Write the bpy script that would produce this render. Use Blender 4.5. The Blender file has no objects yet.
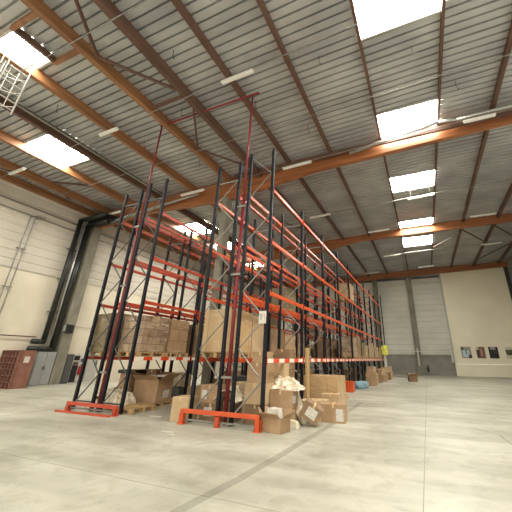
import bpy, bmesh, math, random
from mathutils import Vector, Matrix, noise
C = bpy.context.scene.collection
sc = bpy.context.scene
PI = math.pi
random.seed(7)

# ------------------------------------------------------------ materials
def lin(c):
    return tuple(((v/255)/12.92 if v/255 <= .04045 else ((v/255+.055)/1.055)**2.4) for v in c)
def mat(name, rgb, rough=.6, metal=0., var=0., scale=4., rgb2=None, bump=0., spec=.5, alpha=1., stretch=(1,1,1), detail=4):
    m = bpy.data.materials.new(name); m.use_nodes = True
    nt = m.node_tree; b = nt.nodes['Principled BSDF']
    c = lin(rgb)
    b.inputs['Roughness'].default_value = rough; b.inputs['Metallic'].default_value = metal
    b.inputs['Specular IOR Level'].default_value = spec
    b.inputs['Base Color'].default_value = (*c, 1)
    if alpha < 1: b.inputs['Alpha'].default_value = alpha
    if var > 0 or rgb2 or bump:
        tc = nt.nodes.new('ShaderNodeTexCoord'); mp = nt.nodes.new('ShaderNodeMapping')
        mp.inputs['Scale'].default_value = stretch
        nz = nt.nodes.new('ShaderNodeTexNoise'); nz.inputs['Scale'].default_value = scale; nz.inputs['Detail'].default_value = detail
        nt.links.new(tc.outputs['Object'], mp.inputs[0]); nt.links.new(mp.outputs[0], nz.inputs['Vector'])
        if var > 0 or rgb2:
            rp = nt.nodes.new('ShaderNodeValToRGB')
            c2 = lin(rgb2) if rgb2 else tuple(v*(1-var) for v in c)
            rp.color_ramp.elements[0].position = .35; rp.color_ramp.elements[1].position = .68
            rp.color_ramp.elements[0].color = (*c2, 1); rp.color_ramp.elements[1].color = (*c, 1)
            nt.links.new(nz.outputs['Fac'], rp.inputs[0]); nt.links.new(rp.outputs[0], b.inputs['Base Color'])
        if bump:
            bp = nt.nodes.new('ShaderNodeBump'); bp.inputs['Strength'].default_value = bump; bp.inputs['Distance'].default_value = .02
            nt.links.new(nz.outputs['Fac'], bp.inputs['Height']); nt.links.new(bp.outputs[0], b.inputs['Normal'])
    return m
def emit(name, rgb, s):
    m = bpy.data.materials.new(name); m.use_nodes = True
    b = m.node_tree.nodes['Principled BSDF']
    b.inputs['Base Color'].default_value = (*lin(rgb), 1)
    b.inputs['Emission Color'].default_value = (*lin(rgb), 1); b.inputs['Emission Strength'].default_value = s
    return m
def stripes(name, a, b_, axis, period, duty=.5):
    m = bpy.data.materials.new(name); m.use_nodes = True
    nt = m.node_tree; b = nt.nodes['Principled BSDF']; b.inputs['Roughness'].default_value = .45
    tc = nt.nodes.new('ShaderNodeTexCoord'); sp = nt.nodes.new('ShaderNodeSeparateXYZ')
    mo = nt.nodes.new('ShaderNodeMath'); mo.operation = 'FLOORED_MODULO'; mo.inputs[1].default_value = period
    lt = nt.nodes.new('ShaderNodeMath'); lt.operation = 'LESS_THAN'; lt.inputs[1].default_value = period*duty
    mx = nt.nodes.new('ShaderNodeMix'); mx.data_type = 'RGBA'
    nt.links.new(tc.outputs['Object'], sp.inputs[0]); nt.links.new(sp.outputs[axis], mo.inputs[0])
    nt.links.new(mo.outputs[0], lt.inputs[0]); nt.links.new(lt.outputs[0], mx.inputs[0])
    mx.inputs[6].default_value = (*lin(a), 1); mx.inputs[7].default_value = (*lin(b_), 1)
    nt.links.new(mx.outputs[2], b.inputs['Base Color'])
    return m

def wrapmat(name, c1, c2, seam, sx=.42, sz=.3, rough=.3, bump=.35, patch=.12):
    m = bpy.data.materials.new(name); m.use_nodes = True
    nt = m.node_tree; b = nt.nodes['Principled BSDF']; N = nt.nodes.new; L = nt.links.new
    tc = N('ShaderNodeTexCoord'); sp = N('ShaderNodeSeparateXYZ'); L(tc.outputs['Object'], sp.inputs[0])
    ad = N('ShaderNodeMath'); ad.operation = 'ADD'; L(sp.outputs[0], ad.inputs[0]); L(sp.outputs[1], ad.inputs[1])
    cb = N('ShaderNodeCombineXYZ'); L(ad.outputs[0], cb.inputs[0]); L(sp.outputs[2], cb.inputs[1])
    nz = N('ShaderNodeTexNoise'); nz.inputs['Scale'].default_value = 3; nz.inputs['Detail'].default_value = 6; L(tc.outputs['Object'], nz.inputs['Vector'])
    br = N('ShaderNodeTexBrick'); L(cb.outputs[0], br.inputs['Vector'])
    br.inputs['Color1'].default_value = (*lin(c1), 1); br.inputs['Color2'].default_value = (*lin(c2), 1); br.inputs['Mortar'].default_value = (*lin(seam), 1)
    br.inputs['Scale'].default_value = 1; br.inputs['Brick Width'].default_value = sx; br.inputs['Row Height'].default_value = sz; br.inputs['Mortar Size'].default_value = .012; br.inputs['Mortar Smooth'].default_value = .5
    mp = N('ShaderNodeMapping'); mp.inputs['Scale'].default_value = (1.5,1.5,6); L(tc.outputs['Object'], mp.inputs[0])
    n2 = N('ShaderNodeTexNoise'); n2.inputs['Scale'].default_value = 2.5; n2.inputs['Detail'].default_value = 3; n2.inputs['Distortion'].default_value = 1; L(mp.outputs[0], n2.inputs['Vector'])
    rp = N('ShaderNodeValToRGB'); rp.color_ramp.elements[0].position = .62; rp.color_ramp.elements[1].position = .74
    rp.color_ramp.elements[0].color = (0,0,0,1); rp.color_ramp.elements[1].color = (patch,)*3+(1,); L(n2.outputs['Fac'], rp.inputs[0])  # pale noise patches paint glossy film highlights into the colour
    mx = N('ShaderNodeMix'); mx.data_type = 'RGBA'; L(rp.outputs[0], mx.inputs[0]); L(br.outputs['Color'], mx.inputs[6]); mx.inputs[7].default_value = (*lin((226,218,204)), 1)
    L(mx.outputs[2], b.inputs['Base Color']); b.inputs['Roughness'].default_value = rough
    bp = N('ShaderNodeBump'); bp.inputs['Strength'].default_value = bump; bp.inputs['Distance'].default_value = .03; L(n2.outputs['Fac'], bp.inputs['Height']); L(bp.outputs[0], b.inputs['Normal'])
    return m
def floor_mat():
    m = bpy.data.materials.new('polished_concrete'); m.use_nodes = True
    nt = m.node_tree; b = nt.nodes['Principled BSDF']; N = nt.nodes.new; L = nt.links.new
    tc = N('ShaderNodeTexCoord')
    def nz(sc_, det, stretch=(1,1,1), rot=0, dist=0):
        mp = N('ShaderNodeMapping'); mp.inputs['Scale'].default_value = stretch; mp.inputs['Rotation'].default_value[2] = rot
        n = N('ShaderNodeTexNoise'); n.inputs['Scale'].default_value = sc_; n.inputs['Detail'].default_value = det; n.inputs['Distortion'].default_value = dist
        L(tc.outputs['Object'], mp.inputs[0]); L(mp.outputs[0], n.inputs['Vector']); return n.outputs['Fac']
    def ramp(f, p0, c0, p1, c1):
        r = N('ShaderNodeValToRGB'); r.color_ramp.elements[0].position = p0; r.color_ramp.elements[1].position = p1
        r.color_ramp.elements[0].color = c0; r.color_ramp.elements[1].color = c1; L(f, r.inputs[0]); return r.outputs[0]
    def mul(a, c, fac=1):
        x = N('ShaderNodeMix'); x.data_type = 'RGBA'; x.blend_type = 'MULTIPLY'; x.inputs[0].default_value = fac
        L(a, x.inputs[6]); L(c, x.inputs[7]); return x.outputs[2]
    base = ramp(nz(.35, 5, dist=.6), .3, (*lin((160,158,144)), 1), .7, (*lin((197,195,180)), 1))
    streak = ramp(nz(1.2, 6, (.25,1.3,1), .35), .38, (.72,.71,.68,1), .6, (1,1,1,1))
    blot = ramp(nz(2.6, 8, (1,1,1), 0, 1.2), .33, (.8,.79,.75,1), .52, (1,1,1,1))
    fine = ramp(nz(25, 5), .3, (.93,.93,.92,1), .6, (1,1,1,1))
    col = mul(mul(mul(base, streak, .8), blot, .75), fine)
    L(col, b.inputs['Base Color'])
    r = N('ShaderNodeMapRange'); r.inputs[3].default_value = .3; r.inputs[4].default_value = .55
    L(nz(1.1, 5), r.inputs[0]); L(r.outputs[0], b.inputs['Roughness'])
    b.inputs['Specular IOR Level'].default_value = .45
    return m

M = dict(
 floor=floor_mat(),
 joint=mat('floor_joint', (146,142,128), .8),
 tyre=mat('floor_tyre_mark', (150,148,134), .5, var=.15, scale=2, alpha=.28),
 deck=mat('galvanised_deck', (190,191,189), .42, .25, rgb2=(158,159,160), scale=.8, stretch=(.6,1,1)),
 glulam=mat('glulam_wood', (158,112,72), .5, rgb2=(124,84,52), scale=3, stretch=(1,.15,3)),
 glulam_dark=mat('glulam_wood_dark', (108,80,64), .55, rgb2=(84,60,48), scale=3, stretch=(1,.15,3)),
 glulam_x=mat('glulam_main', (170,108,64), .5, rgb2=(134,82,48), scale=3, stretch=(.15,1,4)),
 steel_brown=mat('brown_steel', (92,64,54), .5),
 cream=mat('cream_wall_paint', (222,214,194), .7, rgb2=(208,200,178), scale=.7),
 clad=mat('pale_cladding', (208,202,188), .55, rgb2=(192,186,170), scale=.6),
 clad_far=mat('far_cladding', (212,209,196), .6, rgb2=(196,194,182), scale=.4),
 white_panel=mat('white_panel', (242,235,210), .7, rgb2=(234,226,200), scale=.5),
 greyblock=mat('grey_block', (146,144,134), .8, rgb2=(130,128,120), scale=1.2),
 concrete=mat('column_concrete', (140,136,120), .8, rgb2=(112,108,94), scale=2, stretch=(1,1,.4)),
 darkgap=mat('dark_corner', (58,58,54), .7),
 navy=mat('navy_paint', (19,22,32), .5, 0, rgb2=(12,14,20), scale=6, spec=.25),
 orange=mat('orange_paint', (212,90,44), .35, 0, rgb2=(194,74,34), scale=3),
 redorange=mat('red_orange_paint', (192,76,44), .4, 0, rgb2=(172,62,36), scale=3),
 stripe=stripes('red_white_stripe', (214,70,34), (232,222,206), 1, .74),
 galv=mat('galvanised_steel', (150,148,140), .4, .5, rgb2=(122,120,114), scale=8),
 redpipe=mat('red_pipe', (132,40,44), .4, rgb2=(112,34,38), scale=4),
 carton=mat('kraft_card', (176,146,112), .8, rgb2=(156,126,94), scale=3),
 carton2=mat('kraft_card_pale', (196,170,134), .8, rgb2=(178,152,116), scale=3),
 carton3=mat('kraft_card_dark', (150,122,92), .8, rgb2=(128,102,76), scale=3),
 inside=mat('card_inside', (140,104,70), .9),
 tape=mat('brown_tape', (206,176,128), .35),
 label=mat('paper_label', (214,209,198), .6, rgb2=(186,180,170), scale=22),
 wrap=wrapmat('film_wrapped_goods', (180,152,118), (160,132,100), (140,112,82), .45, .4, .35, .4, .4),
 wrap2=wrapmat('film_wrapped_boxes', (170,146,120), (140,116,94), (116,94,76), .38, .24, .3, .6, .8),
 wrapk=wrapmat('kraft_bale', (192,162,120), (178,148,108), (150,122,86), .62, 1.3, .3, .5, .4),
 wrapg=wrapmat('olive_wrapped_goods', (122,108,80), (108,94,68), (92,78,56), .9, .6, .35, .6, .2),
 film=mat('white_plastic_film', (228,222,204), .22, rgb2=(184,166,134), scale=7, bump=.4),
 wood=mat('pallet_wood', (196,164,116), .8, rgb2=(160,128,86), scale=6, stretch=(1,4,4)),
 black=mat('black_plastic', (22,22,24), .5),
 dgrey=mat('dark_grey_paint', (78,80,78), .5),
 grey=mat('grey_blue_paint', (150,154,150), .5, var=.06),
 lgrey=mat('light_grey_paint', (176,176,168), .5),
 pipe_dark=mat('dark_duct', (48,52,48), .35, .4, var=.3, scale=3),
 pipe_silver=mat('silver_duct', (168,170,164), .3, .6),
 white=mat('white_enamel', (206,204,196), .45),
 terracotta=mat('terracotta_block', (140,98,82), .8, rgb2=(124,84,68), scale=7),
 cell_shade=mat('painted_cell_shade', (18,11,10), .9),
 red=mat('red_enamel', (186,34,26), .35),
 yellow=mat('yellow_paint', (220,196,70), .6),
 hivis=mat('hi_vis_fabric', (212,216,96), .6, bump=.3),
 blue=mat('pale_blue_plastic', (134,168,180), .4, bump=.3, var=.15),
 sky=emit('skylight_daylight', (255,251,240), 45.),
 lampglass=mat('lamp_diffuser', (228,226,216), .4),
)

# ------------------------------------------------------------ mesh builder
class MB:
    def __init__(s): s.v = []; s.f = []
    def add(s, vs, fs, T=None):
        n = len(s.v)
        for v in vs:
            v = Vector(v)
            if T is not None: v = T @ v
            s.v.append(v[:])
        s.f += [tuple(i+n for i in f) for f in fs]
        return s
    def box(s, a, b, T=None):
        x0,y0,z0 = a; x1,y1,z1 = b
        vs = [(x0,y0,z0),(x1,y0,z0),(x1,y1,z0),(x0,y1,z0),(x0,y0,z1),(x1,y0,z1),(x1,y1,z1),(x0,y1,z1)]
        return s.add(vs, [(0,3,2,1),(4,5,6,7),(0,1,5,4),(1,2,6,5),(2,3,7,6),(3,0,4,7)], T)
    def tube(s, p, q, r, n=8, cap=True):
        p = Vector(p); q = Vector(q); d = (q-p)
        if d.length < 1e-6: return s
        d.normalize(); a = d.orthogonal().normalized(); b = d.cross(a)
        vs = []
        for c in (p, q):
            for i in range(n):
                t = 2*PI*i/n; vs.append(c + a*math.cos(t)*r + b*math.sin(t)*r)
        fs = [(i, (i+1)%n, n+(i+1)%n, n+i) for i in range(n)]
        if cap: fs += [tuple(range(n))[::-1], tuple(range(n, 2*n))]
        return s.add(vs, fs)
    def path(s, pts, r, n=8):
        for a, b in zip(pts, pts[1:]): s.tube(a, b, r, n)
        for p in pts[1:-1]: s.ball(p, r*1.03, n)
        return s
    def ball(s, c, r, n=8):
        vs = []; fs = []; m = n//2
        for j in range(m+1):
            ph = PI*j/m
            for i in range(n):
                t = 2*PI*i/n; vs.append((c[0]+r*math.sin(ph)*math.cos(t), c[1]+r*math.sin(ph)*math.sin(t), c[2]+r*math.cos(ph)))
        for j in range(m):
            for i in range(n): fs.append((j*n+i, (j+1)*n+i, (j+1)*n+(i+1)%n, j*n+(i+1)%n))
        return s.add(vs, fs)
    def prism(s, poly, y0, y1, axis='y'):
        n = len(poly); vs = []
        for y in (y0, y1):
            for (a, b) in poly: vs.append((a, y, b) if axis == 'y' else (y, a, b))
        fs = [tuple(range(n))[::-1], tuple(range(n, 2*n))] + [(i, (i+1)%n, n+(i+1)%n, n+i) for i in range(n)]
        return s.add(vs, fs)
    def mesh(s, name):
        me = bpy.data.meshes.new(name); me.from_pydata(s.v, [], s.f)
        bm = bmesh.new(); bm.from_mesh(me); bmesh.ops.recalc_face_normals(bm, faces=bm.faces); bm.to_mesh(me); bm.free()
        return me
    def build(s, name, m, parent=None, loc=(0,0,0), smooth=False, bevel=0):
        me = s.mesh(name)
        me.materials.append(M[m] if isinstance(m, str) else m)
        if smooth:
            for p in me.polygons: p.use_smooth = True
        o = bpy.data.objects.new(name, me); C.objects.link(o); o.location = loc
        if parent is not None: o.parent = parent
        if bevel:
            md = o.modifiers.new('bevel', 'BEVEL'); md.width = bevel; md.segments = 2; md.limit_method = 'ANGLE'
        return o
def tag(o, label, cat, group=None, kind=None):
    o['label'] = label; o['category'] = cat
    if group: o['group'] = group
    if kind: o['kind'] = kind
    return o
def struct(o, label=None):
    o['kind'] = 'structure'
    if label: o['label'] = label; o['category'] = label.split()[-1]
    return o
def empty(name, loc, rz=0, label='', cat='', group=None, rot=None):
    o = bpy.data.objects.new(name, None); C.objects.link(o); o.location = loc
    o.rotation_euler = rot if rot else (0,0,rz); o.empty_display_size = .1
    return tag(o, label, cat, group)
def copy_tree(o, parent=None, kids=None):
    c = o.copy(); C.objects.link(c)
    if parent is not None: c.parent = parent
    for ch in list(o.children): copy_tree(ch, c)
    return c

# ------------------------------------------------------------ setting
XL, XR, YF, YB = -20.9, 9.6, 39.35, -1.0
def deckz(x): return 11.76 + .03*min(x, 2)
o = MB().box((XL-.3, -8, -.2), (XR+.3, YF+.3, 0)).build('floor', 'floor'); struct(o, 'pale polished concrete warehouse floor')
# saw-cut joints, tyre band and crack lying in the floor
j = MB()
j.box((-.28, .5, 0), (-.268, YF, .0015))
for y in (3.92, 13.2, 22.2, 31.2): j.box((XL, y-.006, 0), (XR, y+.006, .0015))
j.box((-11.2-.01, 0, 0), (-11.2+.01, YF, .0014))
struct(j.build('trim_1', 'joint'), 'thin saw-cut joints in the concrete floor')
def ribbon(pts, w, z):
    vs = []; fs = []
    for i, p in enumerate(pts):
        a = Vector(pts[max(i-1,0)]); b = Vector(pts[min(i+1,len(pts)-1)]); d = (b-a).normalized(); n = Vector((-d.y, d.x))*w/2
        ww = 1
        vs += [(p[0]+n.x*ww, p[1]+n.y*ww, z), (p[0]-n.x*ww, p[1]-n.y*ww, z)]
    for i in range(len(pts)-1): fs.append((2*i, 2*i+1, 2*i+3, 2*i+2))
    return vs, fs
tm = MB()
# tyre band sweeping past the rack corner
P0 = [(-2.86,2.6),(-2.8,3.6),(-2.7,4.6),(-2.64,5.8),(-2.6,7.2),(-2.55,8.6),(-2.62,10.2),(-2.64,13.5)]
tm.add(*ribbon(P0, .16, .002))
struct(tm.build('trim_2', 'tyre'), 'darker worn line along the floor past the rack corner')
ck = MB()
ck.add(*ribbon([(.88,9.95),(1.0,9.78),(1.15,9.6),(1.32,9.4)], .035, .002))
ck.add(*ribbon([(1.32,9.4),(1.33,9.1),(1.36,8.7),(1.42,8.0)], .03, .002))
ck.add(*ribbon([(1.3,9.4),(1.48,9.34)], .02, .002))
struct(ck.build('trim_3', 'joint'), 'branching crack in the floor slab')

# purlins: x of right bottom edge, depth, width, material
PUR = [(-20.7,.42,.16,'glulam'),(-19.3,.42,.18,'glulam'),(-16.9,.42,.18,'glulam'),(-14.5,.42,.18,'glulam_dark'),(-11.9,.42,.18,'glulam'),(-9.3,.42,.2,'glulam'),
       (-7.4,.42,.2,'glulam_dark'),(-5.45,.26,.16,'glulam_dark'),(-3.15,.22,.14,'glulam_dark'),(-.62,.16,.1,'glulam_dark'),(1.98,.16,.1,'glulam_dark'),
       (4.15,.24,.14,'glulam_dark'),(6.5,.26,.16,'glulam_dark'),(8.9,.26,.16,'glulam_dark')]
# skylights: x0,x1,y0,y1
SK = [(-.62,1.98,5.0,7.3),(-.62,1.98,11.0,12.7),(-.62,1.98,16.5,18.4),(-.62,1.98,23.3,24.6),(-.62,1.98,27.1,29.6),
      (-16.9,-14.5,6.0,8.1),(-16.9,-14.5,16.7,18.9),(-16.9,-14.5,21.2,23.2),(-16.9,-14.5,27.6,29.4),
      (-11.9,-10.95,2.5,3.7),(-.62,1.98,-.8,1.4),(-16.9,-14.5,-.6,1.4)]
edges = sorted(set([XL-.1, XR+.1, -10.95] + [p[0] for p in PUR]))
def corr(mb, x0, x1, y0, y1, per=.296, h=.1):
    prof = []; k0 = math.floor(y0/per); y = k0*per
    pts = []
    while y < y1+per:
        pts += [(y, 0), (y+.225, 0), (y+.236, h), (y+.285, h), (y+.296, 0)]
        y += per
    pts = [p for p in pts if y0 <= p[0] <= y1]
    pts = [(y0, 0)] + pts + [(y1, 0)]
    vs = []
    for (yy, zz) in pts: vs += [(x0, yy, deckz(x0)+zz), (x1, yy, deckz(x1)+zz)]
    fs = [(2*i, 2*i+1, 2*i+3, 2*i+2) for i in range(len(pts)-1)]
    mb.add(vs, fs)
d = MB()
for a, b in zip(edges, edges[1:]):
    segs = sorted([(s[2], s[3]) for s in SK if s[0] < (a+b)/2 < s[1]])
    y = YB
    for s0, s1 in segs:
        if s0 > y: corr(d, a, b, y, s0)
        y = s1
    corr(d, a, b, y, YF+.2)
# weather skin above so that no light leaks
d.add([(XL-.3,YB,deckz(XL)+.45),(2,YB,deckz(2)+.45),(2,YF+.3,deckz(2)+.45),(XL-.3,YF+.3,deckz(XL)+.45)], [(0,1,2,3)])
d.add([(2,YB,deckz(2)+.45),(XR+.3,YB,deckz(XR)+.45),(XR+.3,YF+.3,deckz(XR)+.45),(2,YF+.3,deckz(2)+.45)], [(0,1,2,3)])
struct(d.build('ceiling', 'deck'), 'ribbed grey metal roof deck')
for i, (x0,x1,y0,y1) in enumerate(SK):
    w = MB(); e = .06
    vs = [(x0,y0,deckz(x0)+e),(x1,y0,deckz(x1)+e),(x1,y1,deckz(x1)+e),(x0,y1,deckz(x0)+e)]
    w.add(vs, [(0,1,2,3)])
    w.add([(v[0],v[1],v[2]+.02) for v in vs], [(0,1,2,3)])
    f = w.build('window_%d' % (i+1), 'sky')
    struct(f, 'bright rooflight panel')
    fr = MB(); t = .035
    for yy in (y0, y1): fr.box((x0, yy-t, deckz(x0)-.03), (x1, yy+t, deckz(x1)+.1))
    ym = (y0+y1)/2
    fr.build('glazing_bar', 'lgrey', f)
    if i in (0, 2, 5):
        vb = MB().box((x0+(x1-x0)*.55, ym-.12, deckz(x0)-.02), (x0+(x1-x0)*.55+.22, ym+.12, deckz(x1)+.05))
        vb.build('vent_motor', 'lgrey', f)
tn = 4
def trim(mb, m, label):
    global tn
    o = mb.build('trim_%d' % tn, m); tn += 1
    return struct(o, label)
for (x, dp, w, m) in PUR:
    z = deckz(x)
    p = MB().box((x-w, YB, z-dp), (x, YF, z+.01))
    trim(p, m, 'brown timber roof purlin')
# skylight trimmers by the ladder
for y in (2.45, 3.76): trim(MB().box((-10.95, y-.06, deckz(-10)-.25), (-9.5, y+.06, deckz(-10))), 'glulam', 'short timber trimmer beside the rooflight')
trim(MB().box((-10.95, 2.5, deckz(-10.9)-.22), (-10.83, 3.7, deckz(-10.9))), 'glulam_dark', 'timber trimmer along the rooflight edge')
# steel wind bracing between purlins
def brace(pts, r, label):
    b = MB().path(pts, r, 6); trim(b, 'steel_brown', label)
zb = 11.15
brace([(-7.6,2.0,zb),(-9.15,4.1,zb),(-7.6,6.2,zb)], .06, 'steel wind brace under the purlins')
brace([(-9.1,6.55,zb),(-7.6,6.55,zb)], .08, 'steel strut between purlins')
brace([(-7.6,7.2,zb),(-9.15,9.4,zb),(-7.6,11.6,zb)], .05, 'steel wind brace under the purlins')
brace([(-20.5,6.8,zb),(-19.4,8.6,zb),(-20.5,10.5,zb)], .05, 'steel wind brace by the left wall')
brace([(-19.5,8.6,zb),(-17.1,10.2,zb),(-17.1,12.4,zb-.1)], .05, 'steel wind brace by the left wall')
brace([(2.0,29.5,11.4),(4.0,26.5,11.4)], .06, 'steel wind brace beside the far rooflight')
brace([(6.4,26,11.4),(8.8,30,11.4),(6.4,35,11.4)], .06, 'steel wind brace in the far right corner')
brace([(4.1,26,11.4),(6.4,30,11.4)], .06, 'steel wind brace in the far right corner')
brace([(-9.2,24,11.1),(-7.5,21,11.1),(-9.2,18,11.1)], .05, 'steel wind brace above the racks')

# main beams
def main_beam(y, bot, w, label):
    top = [(x, deckz(x)-.02) for x in (XR, 2, XL)]
    trim(MB().prism(bot + top, y-w/2, y+w/2), 'glulam_x', label)
main_beam(12.9, [(XL,9.95),(-16,10.35),(-10.7,10.15),(-9.0,10.15),(-4.2,10.8),(XR,11.28)], .24, 'deep timber main beam nearest the viewer')
main_beam(24.9, [(XL,10.1),(-16,10.5),(-10.7,10.3),(-9.0,10.3),(-4.2,11.1),(XR,11.2)], .24, 'timber main beam further back')
main_beam(38.7, [(XL,10.4),(-16,10.7),(-10.7,10.6),(-4,10.95),(XR,11.25)], .26, 'timber main beam against the far wall')
# dark fascia strip drawn for the shadow line beside the near main beam
trim(MB().box((-9, 12.4, 11.2), (XR, 12.52, 11.42)), 'glulam_dark', 'slim dark fascia strip drawn as the shadow line beside the main beam')

# walls
trim_w = MB().box((XL-.3, YB, 0), (XL, YF, 6.1)); struct(trim_w.build('wall_left', 'cream'), 'cream painted left wall')
def ribwall(axis, fixed, a0, a1, z0, z1, per, h, sgn):
    mb = MB(); z = z0; pts = []
    while z < z1:
        pts += [(z, 0), (z+per*.72, 0), (z+per*.8, -h*sgn), (z+per*.92, -h*sgn)]
        z += per
    pts = [p for p in pts if p[0] < z1] + [(z1, 0)]
    vs = []
    for zz, hh in pts:
        vs += [(fixed+hh, a0, zz), (fixed+hh, a1, zz)] if axis == 'x' else [(a0, fixed-hh, zz), (a1, fixed-hh, zz)]
    n = len(pts)
    fs = [(2*i, 2*i+1, 2*i+3, 2*i+2) for i in range(n-1)]
    mb.add(vs, fs); return mb
w = ribwall('x', XL+.05, YB, YF, 6.1, 11.5, .5, .035, 1)
w.box((XL-.3, YB, 6.1), (XL-.02, YF, 11.6))
struct(w.build('wall_left_cladding', 'clad'), 'pale ribbed cladding on the upper left wall')
struct(MB().box((XL-.3, YF, 0), (2.75, YF+.3, 2.1)).build('wall_back', 'greyblock'), 'grey lower part of the far wall')
w = ribwall('y', YF-.05, XL, 2.75, 2.1, 11.7, .62, .045, -1); w.box((XL-.3, YF+.02, 2.1), (2.75, YF+.3, 11.9))
struct(w.build('wall_back_cladding', 'clad_far'), 'ribbed grey cladding of the far wall')
w = MB().box((2.75, YF-.25, 1.2), (XR+.3, YF+.3, 11.9))
struct(w.build('wall_back_panel', 'white_panel'), 'cream flat panel of the far wall')
struct(MB().box((2.72, YF-.29, 0), (XR+.3, YF+.3, 1.18)).build('baseboard_back', 'white_panel'), 'projecting cream base of the far wall')
struct(MB().box((XR, 14, 0), (XR+.3, YF+.3, 12.0)).build('wall_right', 'greyblock'), 'grey right wall at the far corner')
trim(MB().box((XL, YF-.3, 10.75), (2.75, YF-.06, 10.95)), 'dgrey', 'dark rail above the far cladding')
# columns
trim(MB().box((XL, 12.5, 0), (XL+.5, 13.1, 10.4)), 'concrete', 'concrete column on the left wall beside the pipes')
trim(MB().box((XL, 24.6, 0), (XL+.5, 25.2, 10.4)), 'concrete', 'concrete column on the left wall behind the racks')
trim(MB().box((-9.83, 12.65, 0), (-9.46, 13.15, 10.2)), 'concrete', 'concrete column rising inside the left racks')
trim(MB().box((-9.83, 24.65, 0), (-9.46, 25.15, 10.4)), 'concrete', 'concrete column deep inside the left racks')
trim(MB().box((-1.15, YF-.5, 0), (-.55, YF-.02, 11.2)), 'concrete', 'column in the middle of the far wall')
trim(MB().box((-5.2, YF-.5, 0), (-4.65, YF-.02, 11.2)), 'concrete', 'column on the far wall behind the racks')
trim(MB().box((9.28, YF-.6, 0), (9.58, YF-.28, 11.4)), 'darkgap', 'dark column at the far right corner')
trim(MB().box((2.62, YF-.35, 1.3), (2.78, YF-.1, 11.2)), 'lgrey', 'edge strip between cladding and flat panel')

# ------------------------------------------------------------ far-wall things
f = MB().path([(-2.4,YF-.6,2.4),(2.6,YF-.6,2.4)], .05, 6).build('wall_pipe', 'white')
tag(f, 'thin white pipe running level along the far grey wall', 'pipe')
f = MB().box((-.95,YF-.62,.9),(-.82,YF-.52,2.75)); f = f.build('downpipe', 'white'); tag(f, 'short white upright pipe on the far wall column', 'pipe')
f = MB().box((2.45,YF-.5,1.3),(2.58,YF-.38,3.1)).box((2.7,YF-.52,1.3),(2.8,YF-.42,2.6)).build('guard_post', 'white'); tag(f, 'pair of white uprights at the edge of the cream panel', 'guard')
f = empty('fire_extinguisher', (-.05,YF-.2,0), label='small dark extinguisher on the grey base right of the far column', cat='extinguisher')
MB().tube((0,0,.35),(0,0,.85),.1,10).build('cylinder', 'black', f); MB().path([(0,0,.85),(0,-.05,1.0),(.12,-.06,.95)],.03,6).build('hose', 'black', f)
PICS = [(3.5,4.45,'pale photograph of a standing figure against light ground',[((150,150,140),0,1,.75,1),((90,84,76),0,.3,.72,1),((190,205,215),.15,.8,.1,.7),((60,60,70),.45,.55,.35,.75),((60,50,45),.7,1,0,.3)]),
        (4.95,5.75,'brown photograph of a building corner',[((120,86,64),0,1,0,1),((200,186,160),0,.3,.75,1),((70,46,40),0,.35,.1,.7),((165,130,110),.45,.7,.2,.85)]),
        (6.1,6.95,'dark photograph with a pale patch along its top',[((26,22,22),0,1,0,1),((150,146,140),.2,.75,.75,1),((50,46,44),.4,.9,.4,.75)]),
        (7.6,8.6,'green and white photograph cut by the right picture edge',[((206,200,176),0,1,0,1),((96,92,56),0,1,.35,.75),((60,52,40),.1,.8,.3,.45)])]
for (x0,x1,lab,blobs) in PICS:
    z0, z1 = 1.78, 2.9; y = YF-.27
    e = empty('photo_print', (x0, y, z0), label='unframed '+lab+', on the cream far wall', cat='picture', group='photographs on the far wall')
    MB().box((0,-.02,0),(x1-x0,0,z1-z0)).build('print', mat('print_base', blobs[0][0], .5), e)
    for k, (c, a, b, p, q) in enumerate(blobs[1:]):
        W = x1-x0; H = z1-z0
        MB().box((a*W,-.024-.003*k,p*H),(b*W,-.02,q*H)).build('image_patch', mat('print_patch', c, .5), e)

# ------------------------------------------------------------ left-wall things
e = empty('block_stack', (-20.8, 9.98, 0), label='terracotta pigeonhole stack with cells painted dark inside by the left wall', cat='shelf')
b = MB().box((.12,0.1,0),(1.5,.78,1.8)); b.build('body', 'terracotta', e)
cb = MB()
b = MB()
for k in range(7):
    z = k*.295
    b.box((0,-.02,z),(1.5,.12,z+.03))
for k in range(6): b.box((k*.294,-.02,0),(k*.294+.03,.12,1.8))
b.box((0,.1,0),(.12,.78,1.8)); b.build('cell_grid', 'terracotta', e)
MB().box((.05,.09,.02),(1.45,.1,1.78)).build('cell_back', 'cell_shade', e)  # near-black back plate paints deep shade into the shallow cells
MB().box((1.5,.3,1.2),(1.506,.55,1.5)).build('paper_notice', 'label', e)
e = empty('metal_cabinet', (XL+.06, 11.45, 0), label='grey double-door metal cabinet against the left wall beside the column', cat='cabinet')
MB().box((0,0,0),(.45,1.0,1.75)).build('body', 'grey', e, bevel=.01)
for k in range(2):
    dd = MB().box((.455,.02+k*.49,.06),(.475,.49+k*.49,1.7)).build('door', 'grey', e); MB().box((.475,.43+k*.09,.8),(.5,.46+k*.09,1.0)).build('handle', 'dgrey', dd)
e = empty('electrical_cabinet', (XL+.06, 13.15, 0), label='dark grey electrical cabinet right of the left-wall column', cat='cabinet')
MB().box((0,0,0),(.4,.42,1.65)).build('body', 'dgrey', e, bevel=.01)
MB().box((.4,.04,.1),(.42,.38,1.55)).build('door', 'dgrey', e)
e = empty('dark_locker', (XL+.06, 13.62, 0), label='locker with openings painted dark beside the grey electrical cabinet', cat='locker')
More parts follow.
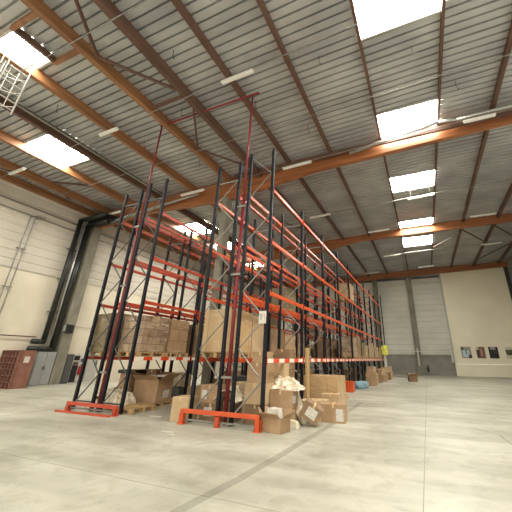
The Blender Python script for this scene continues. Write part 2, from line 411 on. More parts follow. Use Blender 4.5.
MB().box((0,0,0),(.3,.45,1.62)).build('body', 'lgrey', e); MB().box((.3,.04,.05),(.31,.41,1.0)).box((.3,.05,1.3),(.31,.4,1.55)).build('painted_opening', 'black', e)  # black plates on the solid body paint in the dark inside
MB().box((.3,.08,1.02),(.33,.36,1.2)).build('shelf', 'steel_brown', e)
e = empty('notice_board', (XL+.06, 14.1, 0), label='white wall board behind the red extinguisher', cat='board')
MB().box((0,0,.1),(.06,.5,1.7)).build('board', 'white', e); MB().box((.06,.18,1.2),(.08,.32,1.4)).build('notice', 'dgrey', e)
e = empty('fire_extinguisher', (XL+.18, 14.32, 0), label='red fire extinguisher hanging on the left wall', cat='extinguisher')
MB().tube((0,0,.45),(0,0,.95),.09,12).build('cylinder', 'red', e); MB().path([(0,0,.95),(0,.04,1.05),(.03,.14,.9),(.03,.15,.6)],.025,6).build('hose', 'black', e)
tag(MB().box((XL,14.62,0),(XL+.04,14.72,1.15)).build('marker_post', 'yellow'), 'yellow vertical marker strip at the foot of the left wall', 'marker')
o = MB().box((XL,14.78,0),(XL+.12,15.5,3.2)).build('door_1', 'lgrey'); struct(o, 'tall narrow grey door')
MB().box((XL+.12,15.36,1.0),(XL+.17,15.4,1.3)).build('handle', 'dgrey', o)
MB().box((XL+.12,14.78,3.1),(XL+.2,15.5,3.2)).build('lintel', 'dgrey', o)
e = empty('wall_heater', (XL+.5, 12.5, 2.85), label='black square unit fixed high on the left column', cat='heater')
MB().box((0,0,0),(.2,.42,.5)).build('housing', 'black', e, bevel=.02); MB().box((.03,-.02,.05),(.17,0,.45)).build('grille', 'dgrey', e)
MB().box((-.02,-.08,.1),(.1,0,.45)).build('bracket', 'lgrey', e)
e = empty('duct_pair', (XL+.3, 11.95, 0), label='pair of dark ducts climbing the left wall beside the column', cat='duct')
MB().path([(0,-.9,2.3),(0,-.3,2.3),(0,-.3,10.1),(2.3,-.2,10.25)], .14, 12).build('duct', 'pipe_dark', e, smooth=True)
MB().path([(.05,-1.0,1.9),(.05,.22,1.9),(.05,.25,9.9),(2.0,.2,9.95)], .15, 12).build('duct', 'pipe_dark', e, smooth=True)
MB().path([(.12,-.02,2.6),(.12,-.02,9.8)], .06, 8).build('silver_pipe', 'pipe_silver', e, smooth=True)
for z in (4, 6, 8): MB().box((-.25,-.5,z),(.05,.45,z+.05)).build('pipe_clamp', 'galv', e)
f = MB().box((XL+.5,12.0,10.0),(XL+2.6,12.7,10.35)).build('air_handler', 'black'); tag(f, 'black air unit under the main beam at the top of the left column', 'air unit')
e = empty('rainwater_pipe', (0,0,0), label='pale pipes running along the main beam from the left wall', cat='pipe')
MB().path([(-18.4,12.45,10.1),(-11.5,12.5,10.75)], .07, 8).build('pipe', 'pipe_silver', e); MB().path([(-18.4,12.3,9.85),(-14.0,12.35,10.35)], .05, 8).build('pipe', 'galv', e)
f = MB().path([(-2.2,12.3,11.0),(1.9,12.2,11.5),(2.6,12.15,11.35),(9.3,12.1,11.35)], .08, 8).build('roof_pipe', 'pipe_silver', smooth=True)
tag(f, 'bent pale pipe under the roof along the nearest main beam', 'pipe')
for k, (y, lab) in enumerate(((8.95,'nearer of two'),(9.2,'farther of two'))):
    f = MB().path([(XL+.2,y,1.9),(XL+.2,y,9.2),(XL+.2,y+.5,9.45)], .035, 6)
    for z in (3.2, 5.0, 7.2): f.box((XL+.06,y-.08,z),(XL+.25,y+.08,z+.05))
    tag(f.build('conduit', 'galv'), lab+' thin upright conduits on the left wall', 'conduit', 'conduits on the left wall')
for z, r, lab in ((9.78,.045,'upper pale cable line running along the left wall'),(9.3,.03,'lower pale cable line running along the left wall'),(2.55,.03,'thin reddish pipe along the left wall above the cabinets')):
    f = MB().path([(XL+.12,0,z),(XL+.12,11.3 if z < 3 else 30,z)], r, 6).build('wall_line', 'steel_brown' if z < 3 else 'galv'); tag(f, lab, 'pipe')
f = MB().path([(XL+.05,13.15,3.3),(XL+.05,20,3.2)], .012, 4).build('wall_cable', 'dgrey'); tag(f, 'thin dark cable on the cream wall right of the column', 'cable')

# roof access cage below the left rooflight
e = empty('roof_ladder', (-11.45, 3.15, 8.8), label='white caged roof ladder hanging below the rooflight at upper left', cat='ladder')
for dy in (-.3, .3): MB().path([(0,dy,0),(0,dy,2.4)], .024, 6).build('rail', 'white', e)
for k in range(8): MB().path([(0,-.3,.15+k*.3),(0,.3,.15+k*.3)], .014, 5).build('rung', 'white', e)
hp = [(0,-.3),(-.3,-.38),(-.6,-.22),(-.72,0),(-.6,.22),(-.3,.38),(0,.3)]
for z in (.5,1.1,1.7,2.3): MB().path([(x,y,z) for x, y in hp], .014, 5).build('hoop', 'white', e)
for x, y in hp[1:-1]: MB().path([(x,y,.5),(x,y,2.3)], .012, 5).build('cage_bar', 'white', e)
e = empty('cable_tray', (-14.1, 1, 10.95), label='perforated pale cable tray along a roof purlin at upper left', cat='cable tray')
MB().box((0,0,0),(.16,11.3,.03)).box((0,0,0),(.015,11.3,.09)).box((.145,0,0),(.16,11.3,.09)).build('tray', 'galv', e)
rm = MB().box((-.02,0,.09),(.18,.12,.1)).mesh('rung'); rm.materials.append(M['white'])
for k in range(36):
    q = bpy.data.objects.new('rung', rm); C.objects.link(q); q.parent = e; q.location = (0,.15+k*.31,0)

# ------------------------------------------------------------ strip lights and their tracks
def track(y, x0, x1, dz, lamps, lab, dy=0):
    n = 14; pts = []
    for i in range(n+1):
        x = x0+(x1-x0)*i/n; pts.append((x, y+dy*i/n, deckz(x)-dz))
    tag(MB().path(pts, .017, 5).build('light_track', 'galv'), lab+' thin white lighting wire crossing the roof', 'lighting track', 'lighting wires under the roof')
    for (lx, ln, ll) in lamps:
        yy = y+dy*(lx-x0)/(x1-x0); z = deckz(lx)-dz-.06; sl = .03 if lx < 2 else 0
        e = empty('strip_light', (lx, yy, z), rot=(0,-math.atan(sl),0), label=ll, cat='strip light')
        MB().box((-ln/2,-.07,-.04),(ln/2,.07,.04)).build('housing', 'white', e, bevel=.01)
        MB().box((-ln/2+.03,-.045,-.075),(ln/2-.03,.045,-.04)).build('diffuser', 'lampglass', e)
        h = MB()
        for s in (-1,1): h.tube((s*ln*.35,0,.04),(s*ln*.35,0,dz-.1),.006,4)
        h.build('hanger', 'galv', e)
track(6.75, -20.5, 9.4, .75, [(-18.4,1.3,'unlit white strip light at far left near the wall, nearest lighting wire'),(-11.5,1.1,'unlit strip light above the left racks on the nearest lighting wire'),(-4.9,1.3,'unlit strip light at top centre on the nearest lighting wire')], 'nearest', -.8)
track(3.3, -18, 9.4, .7, [], 'foremost bare')
track(12.1, -20.2, 9.4, .72, [(-18.3,1.7,'strip light beside the top of the left column'),(-11.6,1.7,'strip light just left of the middle column top'),(-4.9,1.6,'strip light just above the near rack top'),(3.4,1.2,'strip light right of the second rooflight')], 'second', -.1)
track(9.4, -19.5, 9.4, .5, [], 'bare middle')
track(18.2, -12, 9.4, .7, [(1.0,1.6,'strip light under the third rooflight'),(-5.6,1.5,'strip light over the racks behind the near main beam')], 'third')
track(22.6, -12, 9.4, .7, [(5.0,1.6,'strip light at the right before the second main beam'),(-2.2,1.6,'strip light left of the fourth rooflight')], 'fourth')
track(29.0, -10, 9.4, .8, [(-1.8,1.6,'strip light left of the fifth rooflight'),(6.5,1.6,'strip light at the far right before the last beam')], 'fifth')
track(34.5, -10, 9.4, .8, [(1.2,1.6,'strip light nearest the far wall'),(-4.6,1.6,'strip light over the far end of the racks')], 'farthest')
# little wire hooks hanging from the deck
for k in range(14):
    x = -13+1.55*k; y = [5.1,8.2,10.4,7.3][k % 4]; z = deckz(x)
    tag(MB().path([(x,y,z),(x,y+.02,z-.3),(x+.05,y+.05,z-.42),(x+.1,y+.02,z-.36)], .012, 4).build('hook', 'dgrey'), 'small dark wire hook hanging from the roof deck', 'hook', 'wire hooks under the roof deck')

# ------------------------------------------------------------ sprinkler risers
def riser(x, lab):
    tag(MB().tube((x,7.55,0),(x,7.55,6.6),.055,8).tube((x,7.55,6.55),(x,7.55,11.15),.036,8).build('sprinkler_riser', 'redpipe', smooth=True), lab, 'pipe', None)
riser(-4.98, 'red vertical pipe rising between the two right-hand racks to the roof')
riser(-9.64, 'red vertical pipe rising between the two left-hand racks to the roof')
tag(MB().path([(-4.7,7.55,11.2),(-9.75,7.55,11.2)], .04, 8).build('sprinkler_pipe', 'redpipe'), 'red pipe crossing the roof between the two red risers', 'pipe')
for x, lab in ((-4.98,'right-hand'),(-9.64,'left-hand')):
    for z, zl in ((3.1,'lower'),(6.4,'upper')):
        y1 = 34 if x > -6 else 12.5
        e = MB().path([(x,7.6,z),(x,y1,z)], .028, 6).build('sprinkler_line', 'redpipe')
        tag(e, '%s red sprinkler line running back between the %s racks' % (zl, lab), 'pipe')

# ------------------------------------------------------------ pallet racks
BAY = 2.7; Y0 = 7.5; NB = 10; DEP = .86
LEV = [1.52, 3.28, 4.82, 6.6]
def frame_meshes(h, dep):
    post = MB()
    # open channel section, front open strip
    post.box((-.043,-.043,0),(.043,-.035,h)); post.box((-.043,-.043,0),(-.036,.043,h)); post.box((.036,-.043,0),(.043,.043,h)); post.box((-.043,.035,0),(-.018,.043,h)); post.box((.018,.035,0),(.043,.043,h))
    br = MB(); z = .25; s = 1; p = .78
    br.box((.05,-.02,z-.02),(dep-.05,.02,z+.02))
    while z+p < h-.1:
        a, b = ((.05,z),(dep-.05,z+p)) if s > 0 else ((dep-.05,z),(.05,z+p))
        br.tube((a[0],0,a[1]),(b[0],0,b[1]),.02,4)
        z += p; s = -s
    br.box((.05,-.02,z-.02),(dep-.05,.02,z+.02))
    fp = MB().box((-.058,-.07,0),(.058,.07,.012))
    return post, br, fp
postmesh = {}
def mesh_of(key, mb, m):
    if key not in postmesh:
        me = mb.mesh(key); me.materials.append(M[m]); postmesh[key] = me
    return postmesh[key]
def kid(name, me, parent, loc):
    o = bpy.data.objects.new(name, me); C.objects.link(o); o.location = loc; o.parent = parent; return o
beam_mb = MB()
beam_mb.box((-.025,.0,-.052),(.025,BAY-.1,.052)); beam_mb.box((-.035,-.006,-.1),(.035,0.002,.1)); beam_mb.box((-.035,BAY-.102,-.1),(.035,BAY-.094,.1))
def rack(name, x0, label, h0, stripe_face, galvbr=True, beamcol='orange', topcut=None):
    r = empty(name, (x0, Y0, 0), label=label, cat='pallet rack', group=None)
    for k in range(NB+1):
        h = h0 if k == 0 else (8.1 if k == NB and stripe_face == 'R1' else 7.1)
        key = 'h%.2f' % h
        pm, bm_, fp = frame_meshes(h, DEP)
        P = mesh_of('post'+key, pm, 'navy'); B = mesh_of('brace'+key+str(galvbr), bm_, 'galv' if galvbr else 'dgrey'); F = mesh_of('foot', fp, 'galv')
        fr = bpy.data.objects.new('upright_frame', B); C.objects.link(fr); fr.parent = r; fr.location = (0, k*BAY, 0)
        for xx in (0, DEP):
            kid('post', P, fr, (xx,0,0)); kid('foot_plate', F, fr, (xx,0,0))
    BM = mesh_of('beam'+beamcol, beam_mb, beamcol); BS = mesh_of('beamstripe', beam_mb, 'stripe')
    for k in range(NB):
        for li, z in enumerate(LEV):
            if k == NB-1 and li > 0: continue
            for face, xx in ((0,-.03),(1,DEP+.03)):
                me = BM
                if li == 0 and face == 1 and stripe_face in ('R1','L1'): me = BS
                if beamcol == 'orange' and stripe_face.startswith('L') is False and False: pass
                b = kid('load_beam', me, r, (xx, k*BAY+.05, z))
                if me is BS and k == 0: b['label'] = 'red and white striped lower beam'
    return r
R1 = rack('pallet_rack', -4.76, 'tall navy and orange pallet rack facing the open floor, striped lower beam', 8.2, 'R1')
R2 = rack('pallet_rack', -6.05, 'tall pallet rack backing onto the right-hand one, facing the middle aisle', 8.0, 'R2')
L1 = rack('pallet_rack', -9.45, 'tall pallet rack across the middle aisle from the right-hand pair, holding wrapped loads', 8.1, 'L1', False, 'redorange')
L2 = rack('pallet_rack', -10.7, 'outermost left pallet rack, nearest the left wall', 7.85, 'L2', False, 'redorange')
for r, g in ((R2, .43), (L2, .39)):
    for z in (1.1, 3.9, 6.2):
        for k in (0, 3, 6, 9):
            if r is L2 and k == 2: continue
            MB().box((DEP+.05,-.05,-.03),(DEP+g-.062,-.02,.03)).build('row_spacer', 'galv', r, (0,k*BAY,z))
# end-of-row guards
def guard(x0, x1, y, label, m, h=.3):
    e = empty('rack_end_guard', (x0, y, 0), label=label, cat='guard')
    W = x1-x0
    MB().box((-.05,-.035,h-.05),(W+.05,.035,h+.045)).build('rail', m, e, bevel=.006)
    for xx in (0, W):
        q = MB().box((xx-.09,-.07,0),(xx+.09,.09,.012)).box((xx-.07,-.03,0),(xx+.07,-.022,h-.05)).box((xx-.07,-.03,0),(xx-.062,.08,h-.05)).box((xx+.062,-.03,0),(xx+.07,.08,h-.05)).build('post', m, e)
    MB().box((.06,.02,.08),(W-.06,.05,.12)).build('lower_bar', 'galv', e)
    return e
g = guard(-6.08, -3.86, 7.22, 'orange steel guard across the foot of the right-hand racks', 'orange')
MB().box((1.05,-.05,0),(1.15,.05,.23)).build('post', 'redorange', g)
guard(-10.55, -8.5, 7.22, 'orange-red steel guard across the foot of the left-hand racks', 'redorange', .22)
tag(MB().box((-10.75,6.98,0),(-8.45,7.06,.05)).build('floor_rail', 'redorange'), 'loose red steel rail lying on the floor before the left racks', 'rail')
e = empty('rack_sign', (-3.86, 7.43, 2.44), label='white location sign on the corner post of the right-hand rack', cat='sign')
MB().box((-.22,-.03,0),(0,-.02,.33)).build('plate', 'label', e)
# faint symbols on the sign: two outlined digits
gm = mat('sign_green', (90,120,100), .6); pm_ = mat('sign_pink', (190,110,140), .6)
def ring(cx, cz, w, h, m, skip=()):
    b = MB(); t = .012
    segs = {'l':(cx-w/2-t/2,cz-h/2,cx-w/2+t/2,cz+h/2),'r':(cx+w/2-t/2,cz-h/2,cx+w/2+t/2,cz+h/2),'t':(cx-w/2,cz+h/2-t/2,cx+w/2,cz+h/2+t/2),'b':(cx-w/2,cz-h/2-t/2,cx+w/2,cz-h/2+t/2)}
    for k, q in segs.items():
        if k not in skip: b.box((q[0],-.034,q[1]),(q[2],-.03,q[3]))
    b.build('digit', m, e)
ring(-.15, .17, .05, .12, gm); ring(-.07, .18, .055, .14, pm_, ('l','b'))

# ------------------------------------------------------------ goods
def pallet_meshes(w=.95, d=1.15):
    top = MB(); n = 7
    for k in range(n):
        y = -d/2 + k*(d-.1)/(n-1); top.box((-w/2,y,.122),(w/2,y+.1,.144))
    for x in (-w/2, -.05, w/2-.1): top.box((x,-d/2,.1),(x+.1,d/2,.122))
    base = MB()
    for x in (-w/2, -.05, w/2-.1):
        base.box((x,-d/2,0),(x+.1,d/2,.02))
        for y in (-d/2, -.06, d/2-.12): base.box((x,y,.02),(x+.1,y+.12,.1))
    return top, base
_t, _b = pallet_meshes()
PT = mesh_of('deck_boards', _t, 'wood'); PB = mesh_of('bearers', _b, 'wood')
def pallet(x, y, z, rz, label, group=None, rot=None):
    e = empty('wooden_pallet', (x,y,z), rz, label, 'pallet', group, rot)
    kid('deck_boards', PT, e, (0,0,0)); kid('bearers', PB, e, (0,0,0)); return e
def carton(x, y, z, w, d, h, rz=0, label='', m='carton', opn=False, lab=None, rot=None, name='cardboard_box', tape=True):
    e = empty(name, (x,y,z), rz, label, 'box', None, rot)
    if not opn:
        MB().box((-w/2,-d/2,0),(w/2,d/2,h)).build('body', m, e, bevel=.008)
        if tape:
            t = MB().box((-.025,-d/2-.002,h-.09),(.025,-d/2,h)).box((-.025,-d/2,h),(.025,d/2,h+.002)).box((-.025,d/2,h-.09),(.025,d/2+.002,h)); t.build('tape', 'tape', e)
    else:
        t = .006; b = MB()
        b.box((-w/2,-d/2,0),(w/2,d/2,t)).box((-w/2,-d/2,0),(-w/2+t,d/2,h)).box((w/2-t,-d/2,0),(w/2,d/2,h)).box((-w/2,-d/2,0),(w/2,-d/2+t,h)).box((-w/2,d/2-t,0),(w/2,d/2,h))
        b.build('body', m, e)
        for sx, ang in ((-1,.6),(1,1.0)):
            T = Matrix.Translation((sx*w/2,0,h)) @ Matrix.Rotation(sx*ang, 4, 'Y')
            MB().box((0 if sx > 0 else -t,-d/2+.01,0),(t if sx > 0 else 0,d/2-.01,w*.4), T).build('flap', m, e)
        for sy, ang in ((-1,.9),(1,.5)):
            T = Matrix.Translation((0,sy*d/2,h)) @ Matrix.Rotation(-sy*ang, 4, 'X')
            MB().box((-w/2+.01,0,0),(w/2-.01,t,min(d*.4,.25)), T).build('flap', m, e)
    if lab:
        fx = lab[0]
        if fx == 'f': MB().box((lab[1]*w,-d/2-.004,lab[2]*h),(lab[3]*w,-d/2-.002,lab[4]*h)).build('label_sheet', 'label', e)
        if fx == 'r': MB().box((w/2+.002,lab[1]*d,lab[2]*h),(w/2+.004,lab[3]*d,lab[4]*h)).build('label_sheet', 'label', e)
    return e
def lump(name, loc, size, m, label, cat, seed=1, amp=.06, rz=0, res=10, group=None, taper=.0, rnd=.0, freq=3.):
    """crumpled rounded block"""
    bm = bmesh.new(); bmesh.ops.create_cube(bm, size=1)
    bmesh.ops.subdivide_edges(bm, edges=bm.edges[:], cuts=res, use_grid_fill=True)
    sx, sy, sz = size
    for v in bm.verts:
        c = v.co.copy()
        sp = c.normalized()*.5 if c.length > 0 else c
        c = c.lerp(sp*1.15, rnd)
        c.z += .5
        k = 1 - taper*c.z
        p = Vector((c.x*sx*k, c.y*sy*k, c.z*sz))
        if p.z > .01*sz:
            nv = noise.noise_vector(p*freq + Vector((seed*7.3, seed*3.1, seed)))
            p += Vector((nv.x, nv.y, nv.z*.6))*amp
            p += noise.noise_vector(p*freq*3.2+Vector((seed,0,0)))*amp*.4
        p.z = max(p.z, 0)
        v.co = p
    me = bpy.data.meshes.new(name); bm.to_mesh(me); bm.free(); me.materials.append(M[m])
    o = bpy.data.objects.new(name, me); C.objects.link(o); o.location = loc; o.rotation_euler[2] = rz
    return tag(o, label, cat, group)
def drape(name, loc, w, d, hf, m, label, cat, seed=1, amp=.12, n=34, rz=0.):
    """a crumpled sheet; hf(u,v) gives the height of what lies under it, u and v from 0 to 1"""
    vs = []; fs = []
    for i in range(n+1):
        for j in range(n+1):
            u = i/n; v = j/n
            q = Vector((u*w*4.2, v*d*4.2, 0)) + Vector((seed*5.1, seed*2.3, seed))
            e1 = 1-2*abs(noise.noise(q)); e2 = 1-2*abs(noise.noise(q*2.3+Vector((9,3,1))))
            nv = noise.noise_vector(q*1.4)
            edge = min(u, 1-u, v, 1-v)*6; edge = min(1, edge)
            x = (u-.5)*w + nv.x*.12*w; y = (v-.5)*d + nv.y*.12*d
            z = hf(u, v) + amp*(.6*e1+.3*e2)*(.35+.65*edge)
            vs.append((x, y, max(z, .004)))
    for i in range(n):
        for j in range(n):
            a = i*(n+1)+j; fs.append((a, a+n+1, a+n+2, a+1))
    me = bpy.data.meshes.new(name); me.from_pydata(vs, [], fs); me.materials.append(M[m])
    for p in me.polygons: p.use_smooth = True
    o = bpy.data.objects.new(name, me); C.objects.link(o); o.location = loc; o.rotation_euler[2] = rz
    md = o.modifiers.new('thickness', 'SOLIDIFY'); md.thickness = .004
    return tag(o, label, cat)
def ss(a, b, x): t = max(0, min(1, (x-a)/(b-a))); return t*t*(3-2*t)
zl = LEV[0]+.062
# loads on the lower level of the racks, front bays
def load(x, y, w, d, h, m, label, seed, amp=.03, z=zl):
    pallet(x, y, z, 0, label.replace('pallet load','wooden pallet',1) if 'pallet load' in label else 'pallet under the '+label)
    return lump('wrapped_pallet_load', (x,y,z+.146), (w,d,h), m, label, 'pallet load', seed, amp)
load(-10.27, 8.22, .98, 1.25, 1.25, 'wrapg', 'olive film-wrapped load at the front of the outermost left rack', 3, .05)
load(-9.02, 8.25, .95, 1.1, 1.15, 'wrap2', 'grey-brown wrapped load of parcels at the front of the left aisle rack', 4, .05)
load(-9.02, 9.42, .9, .95, 1.15, 'wrap', 'brown wrapped carton stack second from the front of the left aisle rack', 5, .015)
load(-9.02, 10.95, .95, 1.1, 1.1, 'carton3', 'plain brown load just behind the second post of the left aisle rack', 6, .01)
load(-10.27, 9.5, .95, 1.0, 1.05, 'wrap2', 'wrapped parcel load second from the front of the outermost left rack', 14, .04)
load(-5.62, 8.3, .95, 1.2, 1.2, 'wrapk', 'tall kraft film-wrapped load at the front of the inner right-hand rack', 8, .02)
load(-5.62, 9.5, .9, 1.0, 1.15, 'carton2', 'pale carton load second in the inner right-hand rack', 9, .01)
rows = {'right-hand floor-side rack': -4.33, 'inner right-hand rack': -5.62, 'left aisle rack': -9.02, 'outermost left rack': -10.27}
ords = ['first','second','third','fourth','fifth','sixth','seventh','eighth','ninth','tenth']
cols = ['brown','grey-brown','olive','pale kraft','dark kraft']; mm = ['wrap','wrap2','wrapg','carton2','carton3']
rnd = random.Random(11)
for rn, x in rows.items():
    for bay in range(1, 9):
        for li in range(4):
            for half in (0, 1):
                pr_ = (.6, .07, .02, .0)[li]
                if rn.startswith('right-hand') and li == 0 and bay < 3: pr_ = .15
                if rn.startswith('right-hand') and li > 0: pr_ = pr_*.4
                if x < -8 and bay == 1 and half == 0 and li == 0: continue
                if x < -8 and li > 0: pr_ *= .3
                if rnd.random() > pr_: continue
                k = rnd.randrange(5); hgt = rnd.uniform(.7, 1.25)
                y = Y0 + bay*BAY + .72 + half*1.26
                lab = '%s pallet load, %s half of %s bay, %s level, %s' % (cols[k], ('near','far')[half], ords[bay], ('lower','second','third','top')[li], rn)
                load(x, y, .92, 1.1, hgt, mm[k], lab, rnd.randrange(99), .03, LEV[li]+.062)

# floor goods by the right-hand racks
carton(-6.34, 7.6, 0, .5, .5, .58, .1, 'pale carton standing against the left post of the right-hand racks', 'carton2')
carton(-4.33, 8.12, 0, .6, .5, .46, .05, 'bottom carton of the tall stack inside the first floor bay', 'carton3')
carton(-4.33, 8.1, .462, .62, .52, .5, -.04, 'second carton of the tall stack inside the first floor bay', 'carton2')
carton(-4.32, 8.12, .964, .58, .5, .5, .03, 'plain kraft carton near the top of the tall stack', 'carton')
carton(-4.28, 8.12, 1.466, .45, .45, .28, .1, 'small top carton of the tall stack poking above the striped beam', 'carton')
carton(-5.85+.2, 8.0, 0, .6, .5, .42, .1, 'carton on the floor at the front of the inner right-hand rack', 'carton3', lab=('f',-.3,.3,.1,.8))
carton(-5.7, 8.02, .422, .62, .5, .45, -.1, 'worn carton on top of the front carton in the inner rack', 'carton', lab=('f',-.4,.2,-.1,.7))
carton(-5.45, 8.8, 0, .4, .5, .9, .0, 'upright carton behind the front cartons of the inner rack', 'carton2')
carton(-5.8, 9.0, 0, .34, .5, .8, .2, 'slim upright carton deep in the inner rack floor bay', 'carton')
carton(-5.1+.0, 8.05, 0, .3, .5, .5, .0, 'small carton standing between the two right-hand racks', 'carton3')
drape('plastic_sheet', (-5.1,7.95,.3), .75, .6, lambda u, v: .2+.25*ss(0,.5,u)*ss(1,.6,u), 'film', 'crumpled white plastic between the two right-hand racks', 'plastic sheet', 21, .16)
for k, (x, y, z) in enumerate(((-5.75,9.65,.0),(-5.75,9.65,.52),(-5.35,9.6,1.04))):
    if k == 2: continue
    tag(MB().box((-.28,-.2,0),(.28,.2,.5)).build('crate', 'black', None, (x,y,z), bevel=.01), ('lower','upper')[k]+' black plastic crate at the back of the inner floor bay', 'crate')
tag(MB().box((-.35,-.25,0),(.35,.25,.55)).build('crate', 'black', None, (-5.6,10.8,.9-.0), bevel=.01), 'black bin raised behind the black crates', 'crate')
tag(MB().box((-.4,-.4,0),(.4,.4,.898)).build('cupboard', 'carton3', None, (-5.6,10.8,0)), 'dark brown carton holding up a black bin', 'box')
# outside pile
carton(-3.53, 7.5, 0, .56, .42, .3, -.18, 'open carton on the floor at the foot of the corner post, flaps up', 'carton', True)
lump('paper_bundle', (-3.55,7.5,.02), (.4,.28,.45), 'label', 'white papers stuffed in the open carton by the corner post', 'paper', 22, .05, taper=.3, res=6)
carton(-3.65, 8.35, 0, .6, .45, .36, .05, 'low carton under the pile right of the corner post', 'carton')
carton(-3.68, 8.3, .362, .62, .45, .44, -.05, 'brown carton on top of the low carton right of the corner post', 'carton', lab=('r',-.3,.3,.2,.7))
carton(-4.02, 8.85, 0, .34, .34, 1.45, 0, 'tall slim pale carton standing just behind the corner pile', 'carton2')
carton(-3.05, 8.42, .17, .5, .4, .38, 0, 'tilted carton with a white label tumbled in front of the pile', 'carton3', lab=('f',-.25,.2,.3,.8), rot=(.1,.55,.3))
carton(-3.2, 9.2, 0, .58, .5, .5, .2, 'carton standing behind the tumbled one', 'carton2')
carton(-2.58, 9.27, 0, .66, .46, .44, .12, 'right-most carton of the pile with a torn white label', 'carton', lab=('f',.12,.1,.42,.75))
carton(-3.3, 10.0, 0, .6, .5, .42, .0, 'carton half hidden between the pile and the big wrapped bale', 'carton2')
drape('plastic_sheet', (-3.68,8.5,.42), .95, .75, lambda u, v: .36+.22*ss(.15,.75,v)*ss(1,.45,u), 'film', 'white crumpled plastic film heaped over the carton pile', 'plastic sheet', 23, .15)
drape('plastic_sheet', (-3.42,8.68,0), .5, .6, lambda u, v: .75*ss(1,.2,u), 'film', 'trail of white film sliding down the right of the pile', 'plastic sheet', 25, .14)
lump('plastic_sheet', (-3.3,7.98,.0), (.34,.26,.16), 'film', 'scrap of clear film under the tumbled carton', 'plastic sheet', 24, .06, rnd=.5)
for k in range(3):
    carton(-4.3, 9.7, k*.62, .52, .5, .615, (-.05,.04,0)[k], ('bottom','middle','top')[k]+' carton of the stack beside the second post', ('carton3','carton','carton3')[k], lab=('f',-.3,.3,.05,.8) if k == 1 else None)
tag(MB().box((-.05,-.13,0),(.02,.13,1.92)).build('wooden_board', 'wood', None, (-3.78,10.45,0), bevel=.004), 'pale upright board leaning by the second post', 'board')
lump('wrapped_bale', (-3.58,11.75,0), (1.25,1.1,1.02), 'wrapk', 'big film-wrapped carton block on the floor right of the second post', 'bale', 31, .018, res=12)
carton(-3.1, 10.85, 0, .6, .4, .52, .03, 'carton placed before the right end of the wrapped block', 'carton2')
# further along the rack foot
tag(MB().box((-.25,-.25,0),(.25,.25,.5)).build('bin', 'orange', None, (-3.95,17.3,0), bevel=.02), 'small orange-red bin at the rack foot halfway along', 'bin')
carton(-3.5, 14.4, 0, .3, .3, .22, .2, 'small pale carton on the floor beyond the wrapped block', 'carton2')
lump('plastic_bundle', (-3.85,19.8,0), (.7,1.5,.34), 'blue', 'pale blue plastic bundle at the rack foot', 'bundle', 32, .08, rnd=.3)
rr = random.Random(5)
k = 0
words = ['first','second','third','fourth','fifth','sixth','seventh','eighth','ninth','tenth','eleventh','twelfth']
for y in (13.6, 15.0, 16.3, 21.9, 23.2, 24.6, 26.0, 27.2, 28.6, 29.8, 31.0, 32.4):
    x = -4.3 if y < 21 else -3.6+rr.uniform(-.2,.25)
    hgt = rr.uniform(.4,.9)
    carton(x, y, 0, rr.uniform(.5,.8), .6, hgt, rr.uniform(-.3,.3), '%s carton along the far part of the rack foot, counted from the wrapped block' % words[k], ('carton','carton2','carton3')[k % 3], tape=False)
    if k % 2 == 0 and y > 21: carton(x, y, hgt, .5, .45, .42, rr.uniform(-.4,.4), 'carton stacked on the %s carton along the rack foot' % words[k], 'carton2', tape=False)
    k += 1
lump('hi_vis_sheet', (-3.55,30.8,1.9), (.55,.4,.85), 'hivis', 'bright yellow-green hi-vis bundle hanging at the far end of the rack', 'bundle', 33, .1, rnd=.2)
tag(MB().box((-.1,-.1,0),(.1,.1,1.9)).build('stand', 'white', None, (-3.55,30.8,0)), 'pale stand under the hi-vis bundle at the far rack end', 'stand')
carton(-1.25, 27.4, 0, .6, .5, .42, .3, 'lone open carton on the bare floor near the far wall', 'carton3', True)
for i, (x, y, w, dd, lab) in enumerate(((-2.75,31.2,1.4,.8,'flat pale sheet on the floor near the far end of the racks'),(-2.7,24.3,.9,.6,'flat pale cardboard on the floor beyond the wrapped block'),(-5.7,6.35,.34,.05,'thin white strip on the floor before the right-hand guard'),(-5.45,6.2,.2,.04,'small white scrap beside the thin white strip'),(-7.4,7.7,.4,.12,'white scrap on the floor of the middle aisle'))):
    tag(MB().box((-w/2,-dd/2,0),(w/2,dd/2,.012)).build('paper_scrap', 'label', None, (x,y,.002)), lab, 'scrap')

# left racks, floor bays
pallet(-9.2, 9.22, 0, .1, 'pallet under the big open carton in the left aisle rack')
carton(-9.22, 9.24, .146, .95, .85, .68, .15, 'big open carton filled with clutter in the left aisle rack', 'carton', True, lab=('r',-.1,.15,.3,.5))
lump('packing_clutter', (-9.22,9.24,.17), (.7,.62,.66), 'wrapg', 'brown clutter filling the big open carton', 'packing', 41, .08, rnd=.2)
carton(-9.4, 9.3, .9, .35, .4, .25, .4, 'small dark carton on top of the big open carton', 'carton3')
tag(MB().box((-.3,-.25,0),(.3,.25,.06)).build('folded_card', 'label', None, (-8.95,9.3,.92)), 'white folded sheet on top of the big open carton', 'sheet')
pallet(-8.85, 8.07, 0, PI/2, 'bare wooden pallet lying right of the left guard')
drape('plastic_sheet', (-9.7,8.08,0), 1.5, .8, lambda u, v: .42*ss(0,.3,u)*ss(1,.6,u)*ss(0,.35,v), 'film', 'crumpled pale plastic behind the left guard', 'plastic sheet', 42, .2)
tag(MB().box((-.1,-.35,0),(.1,.35,.05)).build('loose_bar', 'black', None, (-10.2,8.15,.3)), 'dark bar across the goods behind the left guard', 'bar')
carton(-10.25, 9.15, 0, .8, .7, .55, .1, 'brown carton in the outermost left floor bay', 'carton3')
carton(-10.3, 9.15, .552, .6, .5, .45, -.1, 'carton stacked in the outermost left floor bay', 'carton')
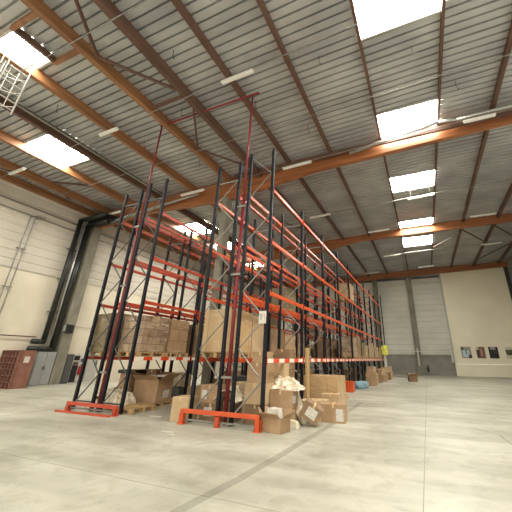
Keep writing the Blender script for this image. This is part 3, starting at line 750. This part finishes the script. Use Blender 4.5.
tag(MB().box((-.45,-.3,0),(.45,.3,.12)).build('tray', 'black', None, (-10.25,9.15,1.003), bevel=.03), 'black tray on the cartons in the outermost left rack', 'tray')
tag(MB().box((-.4,-.4,0),(.4,.4,.35)).build('crate', 'dgrey', None, (-10.15,11.6,0), bevel=.01), 'dark low crate under the white sack in the left racks', 'crate')
lump('white_sack', (-10.15,11.6,.35), (.85,.8,.6), 'film', 'round white sack on a dark crate in the left racks', 'sack', 43, .04, rnd=.7)
carton(-9.0, 11.3, 0, .5, .5, .5, .1, 'kraft carton in the second floor bay of the left aisle rack', 'carton2')
rr = random.Random(9)
k = 0
for x, rn in ((-10.25,'outermost left rack'),(-9.0,'left aisle rack'),(-5.6,'inner right-hand rack')):
    for bay in (2,3,4,5,6):
        if rr.random() < .75:
            y = Y0+bay*BAY+rr.uniform(.6,2.0); hg = rr.uniform(.5,1.1)
            carton(x, y, 0, .7, .8, hg, rr.uniform(-.1,.1), 'large floor carton in the %s bay of the %s' % (ords[bay], rn), ('carton','carton2','carton3')[rr.randrange(3)], tape=False)

# ------------------------------------------------------------ light, world, camera
w = bpy.data.worlds.new('World'); sc.world = w; w.use_nodes = True
bg = w.node_tree.nodes['Background']; bg.inputs[0].default_value = (*lin((255,249,234)), 1); bg.inputs[1].default_value = 1.6
cam = bpy.data.cameras.new('Camera'); co = bpy.data.objects.new('Camera', cam); C.objects.link(co); sc.camera = co
cam.sensor_width = 36; cam.sensor_fit = 'HORIZONTAL'; cam.lens = 300/512*36
cam.shift_x = -(294.4-256)/512; cam.shift_y = (234-256)/512
cam.clip_end = 200
yaw, pitch, roll = math.radians(-22.5), math.radians(22.42), math.radians(.704)
F = Vector((math.sin(yaw)*math.cos(pitch), math.cos(yaw)*math.cos(pitch), math.sin(pitch)))
Rr = Vector((math.cos(yaw), -math.sin(yaw), 0)); U = Rr.cross(F)
R2 = math.cos(roll)*Rr + math.sin(roll)*U; U2 = math.cos(roll)*U - math.sin(roll)*Rr
mx = Matrix((R2, U2, -F)).transposed().to_4x4(); mx.translation = Vector((0,0,1.6))
co.matrix_world = mx
sc.view_settings.view_transform = 'Standard'; sc.view_settings.look = 'None'
sc.view_settings.gamma = 1; sc.view_settings.exposure = 0; sc.view_settings.use_curve_mapping = False
